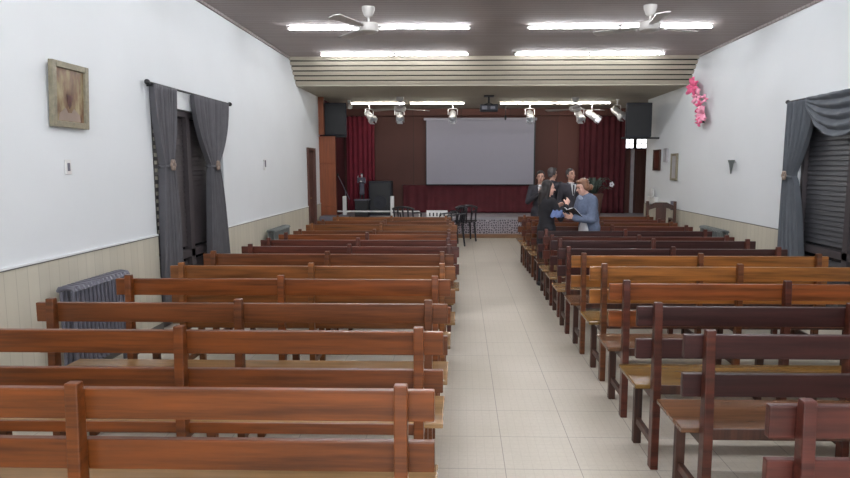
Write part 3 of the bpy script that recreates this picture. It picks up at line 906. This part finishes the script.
# potted plant at right
r = thing('potted_plant', 'leafy plant with white flowers in a brown tapered planter right of the people', 'potted plant', (2.74, 12.9, 0), scale=(.82, .82, .98))
MB().lathe([(.10, 0), (.12, .02), (.13, .35), (.19, .78), (.235, 1.02), (.245, 1.08), (.22, 1.08), (.2, 1.0)]).build('planter', M['pot'], r, True)
MB().lathe([(.21, 1.02), (.2, 1.04)]).build('soil', M['leg_dark'], r)
rnd = random.Random(11)
for k in range(34):
    a = rnd.random() * 2 * PI; L = .22 + .22 * rnd.random(); up = .12 + .18 * rnd.random()
    def leaf(u, v, a=a, L=L, up=up):
        rr = .05 + L * u; z = 1.05 + up * math.sin(PI * .75 * u) * 1.2
        wv = .075 * math.sin(PI * (u * .92 + .05)) * (v - .5)
        return (rr * math.cos(a) - wv * math.sin(a), rr * math.sin(a) + wv * math.cos(a), z + .02 * abs(v - .5))
    solid(MB().grid(leaf, 8, 3).build('leaf', M['leaf'], r, True), .002)
for (x, z) in ((-.3, 1.3), (-.2, 1.33), (.42, 1.27)):
    f = MB()
    for k in range(5):
        a = 2 * PI * k / 5; f.ell((x + .035 * math.cos(a), -.12, z + .035 * math.sin(a)), (.026, .01, .026), n=8)
    f.build('flower', M['petal_white'], r, True)
    MB().tube([(x * .2, 0, 1.05), (x * .7, -.06, z - .08), (x, -.11, z)], .005, 6).build('flower_stem', M['leaf'], r, True)

# ------------------------------------------------------------------ people
def remesh(mb, voxel, name, mat, parent, it=6):
    me = bpy.data.meshes.new('tmp'); mb.bm.to_mesh(me); mb.bm.free()
    o = bpy.data.objects.new('tmp', me); sc.collection.objects.link(o)
    m = o.modifiers.new('r', 'REMESH'); m.mode = 'VOXEL'; m.voxel_size = voxel; m.use_smooth_shade = True
    s_ = o.modifiers.new('s', 'SMOOTH'); s_.iterations = it; s_.factor = .5
    dg = bpy.context.evaluated_depsgraph_get()
    me2 = bpy.data.meshes.new_from_object(o.evaluated_get(dg))
    bpy.data.objects.remove(o); bpy.data.meshes.remove(me)
    me2.name = name; me2.materials.clear(); me2.materials.append(mat)
    o2 = bpy.data.objects.new(name, me2); sc.collection.objects.link(o2); o2.parent = parent
    return o2

def V(*a): return Vector(a)

def hand(mb, wrist, direc, palm_n, curl=.5, left=False):
    """palm, four unequal bent fingers and a thumb; direc along the hand, palm_n out of the palm"""
    d = Vector(direc).normalized(); n = Vector(palm_n); n = (n - d * n.dot(d)).normalized(); sd = d.cross(n)
    if left: sd = -sd
    w0 = Vector(wrist)
    for k in (-1, 0, 1):
        mb.cap(w0 + sd * .013 * k + d * .01, w0 + d * .085 + sd * .024 * k, .017, .014, 8)
    for k, (off, L) in enumerate(((-.032, .055), (-.011, .078), (.011, .085), (.033, .075))):
        a = w0 + d * .088 + sd * off
        b = a + (d * math.cos(curl) + n * math.sin(curl)) * L * .5
        c = b + (d * math.cos(curl * 2.2) + n * math.sin(curl * 2.2)) * L * .5
        mb.cap(a - d * .02, b, .0095, .009, 8); mb.cap(b, c, .009, .0075, 8)
    a = w0 + d * .03 + sd * .03
    b = a + (sd * .7 + d * .6 + n * .3).normalized() * .038
    c = b + (sd * .2 + d * .9 + n * .45).normalized() * .032
    mb.cap(a, b, .012, .0105, 8); mb.cap(b, c, .0105, .009, 8)

def person(label, loc, rz, H, J, skin, hair, hairstyle, top, trousers, female=False, head_rot=(0, 0, 0), shirt=None, coat_len=.80, hands=((.5, None), (.5, None)), extra=None, bulk=1.0, name='person', cat='person'):
    """J: joints for a 1.70 m figure facing +y; x to the figure's right"""
    s = H / 1.70
    r = thing(name, label, cat, loc, rz)
    r.scale = (s, s, s)
    d = dict(pel=V(0, 0, .92), waist=V(0, .0, 1.05), chest=V(0, .01, 1.27), neck=V(0, 0, 1.42), head=V(0, .02, 1.585),
             shR=V(.17, 0, 1.37), shL=V(-.17, 0, 1.37), elR=V(.22, -.02, 1.09), elL=V(-.22, -.02, 1.09), wrR=V(.22, .08, .86), wrL=V(-.22, .08, .86),
             hiR=V(.09, 0, .88), hiL=V(-.09, 0, .88), knR=V(.10, .02, .48), knL=V(-.10, .02, .48), anR=V(.10, -.01, .085), anL=V(-.10, -.01, .085))
    for k, v in J.items(): d[k] = V(*v)
    f = .92 if female else 1.0
    b = MB()
    def torso(mb, e):
        e = e * bulk
        mb.ell(d['pel'], (.155 * (1.04 if female else 1) + e, .105 + e, .12 + e), n=18)
        mb.cap(d['pel'] + V(0, 0, .02), d['waist'], .11 + e, .105 + e, 14)
        mb.ell(d['waist'], (.132 * f + e, .095 + e, .12 + e), n=18)
        mb.ell(d['chest'], (.165 * f + e, .11 + e, .155 + e), n=18)
        mb.cap(d['shR'] * .75 + d['chest'] * .25, d['shL'] * .75 + d['chest'] * .25, .062 + e, .062 + e, 12)
        mb.cap(d['waist'], d['chest'], .105 + e, .11 + e, 14)
    def arms(mb, e, t=1.0):
        e = e * bulk
        for q in 'RL':
            mb.cap(d['sh' + q], d['el' + q], .052 * f + e, .042 * f + e)
            w_ = d['el' + q].lerp(d['wr' + q], t)
            mb.cap(d['el' + q], w_, .040 * f + e, (.03 if t > .9 else .034) * f + e)
    torso(b, 0); arms(b, 0)
    b.cap(d['chest'] + V(0, 0, .08), d['neck'] + V(0, 0, .05), .07, .05)
    b.cap(d['neck'], d['head'] + V(0, -.01, -.05), .052 * f, .05 * f)
    for q in 'RL':
        b.cap(d['hi' + q], d['kn' + q], .083, .055); b.cap(d['kn' + q], d['an' + q], .052, .036)
        b.cap(d['an' + q] + V(0, -.03, -.04), d['an' + q] + V(0, .14, -.055), .035, .028)
    for i, q in enumerate('RL'):
        fa = (d['wr' + q] - d['el' + q])
        curl, pn_ = hands[i]
        hand(b, d['wr' + q], fa, pn_ or ((-1 if q == 'R' else 1), .2, 0), curl, q == 'L')
    # head
    Rh = Euler([math.radians(a) for a in head_rot]).to_matrix()
    hc = d['head']
    def hp(x, y, z): return hc + Rh @ V(x, y, z)
    rot = Euler([math.radians(a) for a in head_rot])
    b.ell(hp(0, -.012, .025), (.072, .092, .088), rot, 20)
    b.ell(hp(0, .018, -.045), (.056, .066, .068), rot, 16)
    b.cap(hp(0, .058, -.09), hp(0, .05, -.085), .024, .026, 10)
    b.cap(hp(0, .083, .005), hp(0, .105, -.028), .008, .014, 8)
    b.cap(hp(-.03, .07, .022), hp(.03, .07, .022), .016, .016, 8)
    for sx in (-1, 1):
        b.ell(hp(sx * .076, -.01, -.012), (.010, .02, .032), rot, 8)
        b.ell(hp(sx * .035, .062, -.03), (.02, .018, .018), rot, 8)
    body = remesh(b, .0085, 'body', skin, r, 3)
    for sx in (-1, 1):
        MB().ell(hp(sx * .031, .079, .003), (.012, .008, .007), rot, 8).build('eye', M['eye'], r, True)
        MB().cap(hp(sx * .046, .078, .026), hp(sx * .018, .088, .028), .004, .005, 6).build('eyebrow', hair, r, True)
    MB().ell(hp(0, .088, -.062), (.022, .006, .006), rot, 8).build('mouth', M['lip'], r, True)
    # hair
    h = MB()
    h.ell(hp(0, -.028, .045), (.082, .092, .086), rot, 20)
    if hairstyle == 'short':
        for sx in (-1, 1): h.ell(hp(sx * .066, -.02, .01), (.018, .045, .04), rot, 10)
        h.ell(hp(0, -.075, -.01), (.062, .04, .06), rot, 12)
        h.ell(hp(.02, .04, .088), (.05, .04, .028), rot, 10)
    elif hairstyle == 'long':
        h.ell(hp(0, -.06, -.04), (.085, .06, .12), rot, 14)
        h.cap(hp(0, -.08, -.08), hp(0, -.10, -.26), .075, .05, 12)
        for sx in (-1, 1): h.cap(hp(sx * .062, -.01, .04), hp(sx * .07, -.03, -.22), .035, .03, 10)
    elif hairstyle == 'bun':
        h.ell(hp(0, -.065, -.02), (.08, .055, .075), rot, 14)
        for sx in (-1, 1): h.ell(hp(sx * .07, -.025, .0), (.022, .055, .06), rot, 10)
        h.ell(hp(0, -.135, -.045), (.05, .045, .05), rot, 12)
        h.ell(hp(0, .045, .09), (.06, .035, .03), rot, 10)
    remesh(h, .008, 'hair', hair, r, 3)
    # trousers
    t = MB()
    t.ell(d['pel'] + V(0, 0, -.01), (.162, .115, .13), n=18)
    for q in 'RL':
        t.cap(d['hi' + q], d['kn' + q], .095, .07); t.cap(d['kn' + q], d['an' + q] + V(0, 0, .01), .068, .055)
    remesh(t, .013, 'trousers', trousers, r, 4)
    for q in 'RL':
        sh = MB(); sh.cap(d['an' + q] + V(0, -.035, -.042), d['an' + q] + V(0, .15, -.05), .043, .036); remesh(sh, .012, 'shoe', M['black'], r, 3)
    c = MB(); torso(c, .02); arms(c, .014, .93)
    c.cap(d['chest'] + V(0, -.02, .1), d['neck'] + V(0, -.01, -.01), .085, .066, 12)
    c.cap(d['pel'] + V(.04, 0, .02), V(d['pel'].x + .05, d['pel'].y, coat_len), .125, .125, 14)
    c.cap(d['pel'] + V(-.04, 0, .02), V(d['pel'].x - .05, d['pel'].y, coat_len), .125, .125, 14)
    remesh(c, .012, 'jacket' if not female else 'coat', top, r, 4)
    if shirt:
        ch_ = d['chest']
        MB().prism([(-.055, .13), (.055, .13), (.01, -.08), (-.01, -.08)], 'Y', .0, .018).build('shirt_front', shirt, r).location = (ch_.x, ch_.y + .125, ch_.z)
        MB().prism([(-.016, .12), (.016, .12), (.012, -.07), (-.012, -.07)], 'Y', .018, .024).build('tie', M['suit'], r).location = (ch_.x, ch_.y + .125, ch_.z)
        cl = MB(); cl.tube([(ch_.x + .062 * math.cos(k * PI / 8), d['neck'].y + .01 + .06 * math.sin(k * PI / 8), d['neck'].z + .0) for k in range(16)], .014, 8, closed=True); cl.build('collar', shirt, r, True)
    if extra: extra(r, d)
    return r

# three men in dark suits behind the last right bench
person('man in dark suit facing the camera, hand on chest, nearest the screen', (1.40, 11.0, 0), PI - .1, 1.53,
       dict(wrR=(.03, .22, 1.27), elR=(.24, .08, 1.10), elL=(-.23, -.0, 1.09)), M['skin2'], M['hair_dark'], 'short', M['suit'], M['suit'], shirt=M['shirt'], hands=((.5, (0, -1, 0)), (.5, None)), coat_len=.78)
person('man in a black suit with greying hair turned away, standing between the other two men', (1.68, 11.5, 0), -.5, 1.585,
       dict(elR=(.22, .03, 1.10), wrR=(.12, .2, 1.2)), M['skin2'], M['hair_grey'], 'short', M['suit'], M['suit'], head_rot=(8, 0, -20))
person('man in a charcoal suit facing the camera behind the woman with the book', (1.97, 11.25, 0), PI + .25, 1.57,
       dict(), M['skin2'], M['hair_grey'], 'short', M['suit2'], M['suit'], shirt=M['shirt'], head_rot=(10, 0, 10))
# woman in black
def scarf(r, d): pass
person('woman in black with long dark hair at the aisle, holding up a pale hand', (1.14, 8.25, 0), -PI / 2 + .55, 1.43,
       dict(head=(0, .03, 1.575), elR=(.22, .10, 1.10), wrR=(.16, .26, 1.30), elL=(-.2, .08, 1.09), wrL=(-.10, .25, 1.24), shR=(.15, 0, 1.36), shL=(-.15, 0, 1.36)), M['skin'], M['hair_dark'], 'long', M['black_cloth'], M['black_cloth'], female=True,
       head_rot=(-4, 0, -28), coat_len=.72, hands=((.35, (-1, .2, 0)), (.35, (1, .2, 0))))
# woman in denim
def denim_extra(r, d):
    hd = MB()
    hd.tube([(.09 * math.cos(a), -.02 + .085 * math.sin(a) + d['neck'].y, d['neck'].z - .03 + .02 * math.sin(a * 2)) for a in [k * PI / 9 for k in range(18)]], .034, 10, closed=True)
    hd.build('hood', M['hood'], r, True)
    sh = MB(); sh.ell(d['pel'] + V(-.05, .14, -.06), (.125, .038, .17), n=16)
    sh.build('shirt_hem', M['shirt'], r, True)
person('woman in a blue denim jacket reading an open black book beside a bench', (1.71, 8.26, 0), PI / 2 + .4, 1.475,
       dict(chest=(0, .05, 1.26), neck=(0, .09, 1.40), head=(0, .145, 1.545), shR=(.15, .06, 1.35), shL=(-.15, .06, 1.35), elR=(.2, .12, 1.08), elL=(-.2, .10, 1.06), wrR=(.10, .34, 1.10), wrL=(-.10, .34, 1.09)), M['skin'], M['hair_brown'], 'bun', M['denim'], M['grey_cloth'], female=True,
       head_rot=(-16, 0, 0), coat_len=.86, hands=((.5, (-1, 0, .6)), (.5, (1, 0, .6))), extra=denim_extra, bulk=2.2)
# the open book she holds
bk = thing('open_book', 'open black book with white pages in the hands of the woman in denim', 'book', (1.44, 8.12, .97), PI / 2 + .4)
bk.rotation_euler = (math.radians(42), 0, PI / 2 + .4)
for sx in (-1, 1):
    c = MB().box(min(0, sx * .15), max(0, sx * .15), -.11, .11, -.006, .0, .002).build('cover', M['black'], bk); c.rotation_euler = (0, -sx * .35, 0)
    def pg(u, v, sx=sx): return (sx * (.002 + .14 * u), -.10 + .20 * v, .004 + .022 * math.sin(PI * min(1, u * 1.15)) * (1 - .4 * u))
    q = MB().grid(pg, 10, 2).build('pages', M['paper'], bk, True); q.rotation_euler = (0, -sx * .35, 0); solid(q, .006)
# blue scarf over her arm (woman in black)
def sc_fn(u, v):
    a = (u - .5) * 3.6
    return (.075 * math.sin(a) * (1 + .2 * v), -.10 + .20 * v + .01 * math.sin(a * 3), .055 * math.cos(a) - .05 * abs(math.sin(a)) + .01 * math.sin(v * 14))
sf = MB().grid(sc_fn, 24, 16).build('scarf', M['blue_cloth'], None, True, (1.25, 8.04, 1.0)); solid(sf, .014); sf.scale = (.62, .7, .8)
sf.rotation_euler = (0, 0, .9)
tag(sf, 'blue folded scarf over the forearm of the woman in black', 'scarf')

# statue on a black pedestal
pd_ = thing('pedestal', 'black box pedestal standing on the stage by the red curtain', 'pedestal', (-2.30, 14.4, SZ))
MB().box(-.15, .15, -.15, .15, 0, .38, .008).build('box', M['black'], pd_)
MB().box(-.17, .17, -.17, .17, .38, .405, .005).build('top', M['metal_grey'], pd_)
st = person('small dark statue of a robed figure with pale raised hand on the black pedestal', (-2.30, 14.4, SZ + .405), PI + .2, .60,
       dict(wrR=(.26, .16, 1.42), elR=(.26, .06, 1.12), elL=(-.2, .08, 1.08), wrL=(.0, .22, 1.15)), M['petal_white'], M['hair_dark'], 'short', M['grey_cloth'], M['black_cloth'], coat_len=.4, name='statue', cat='statue')
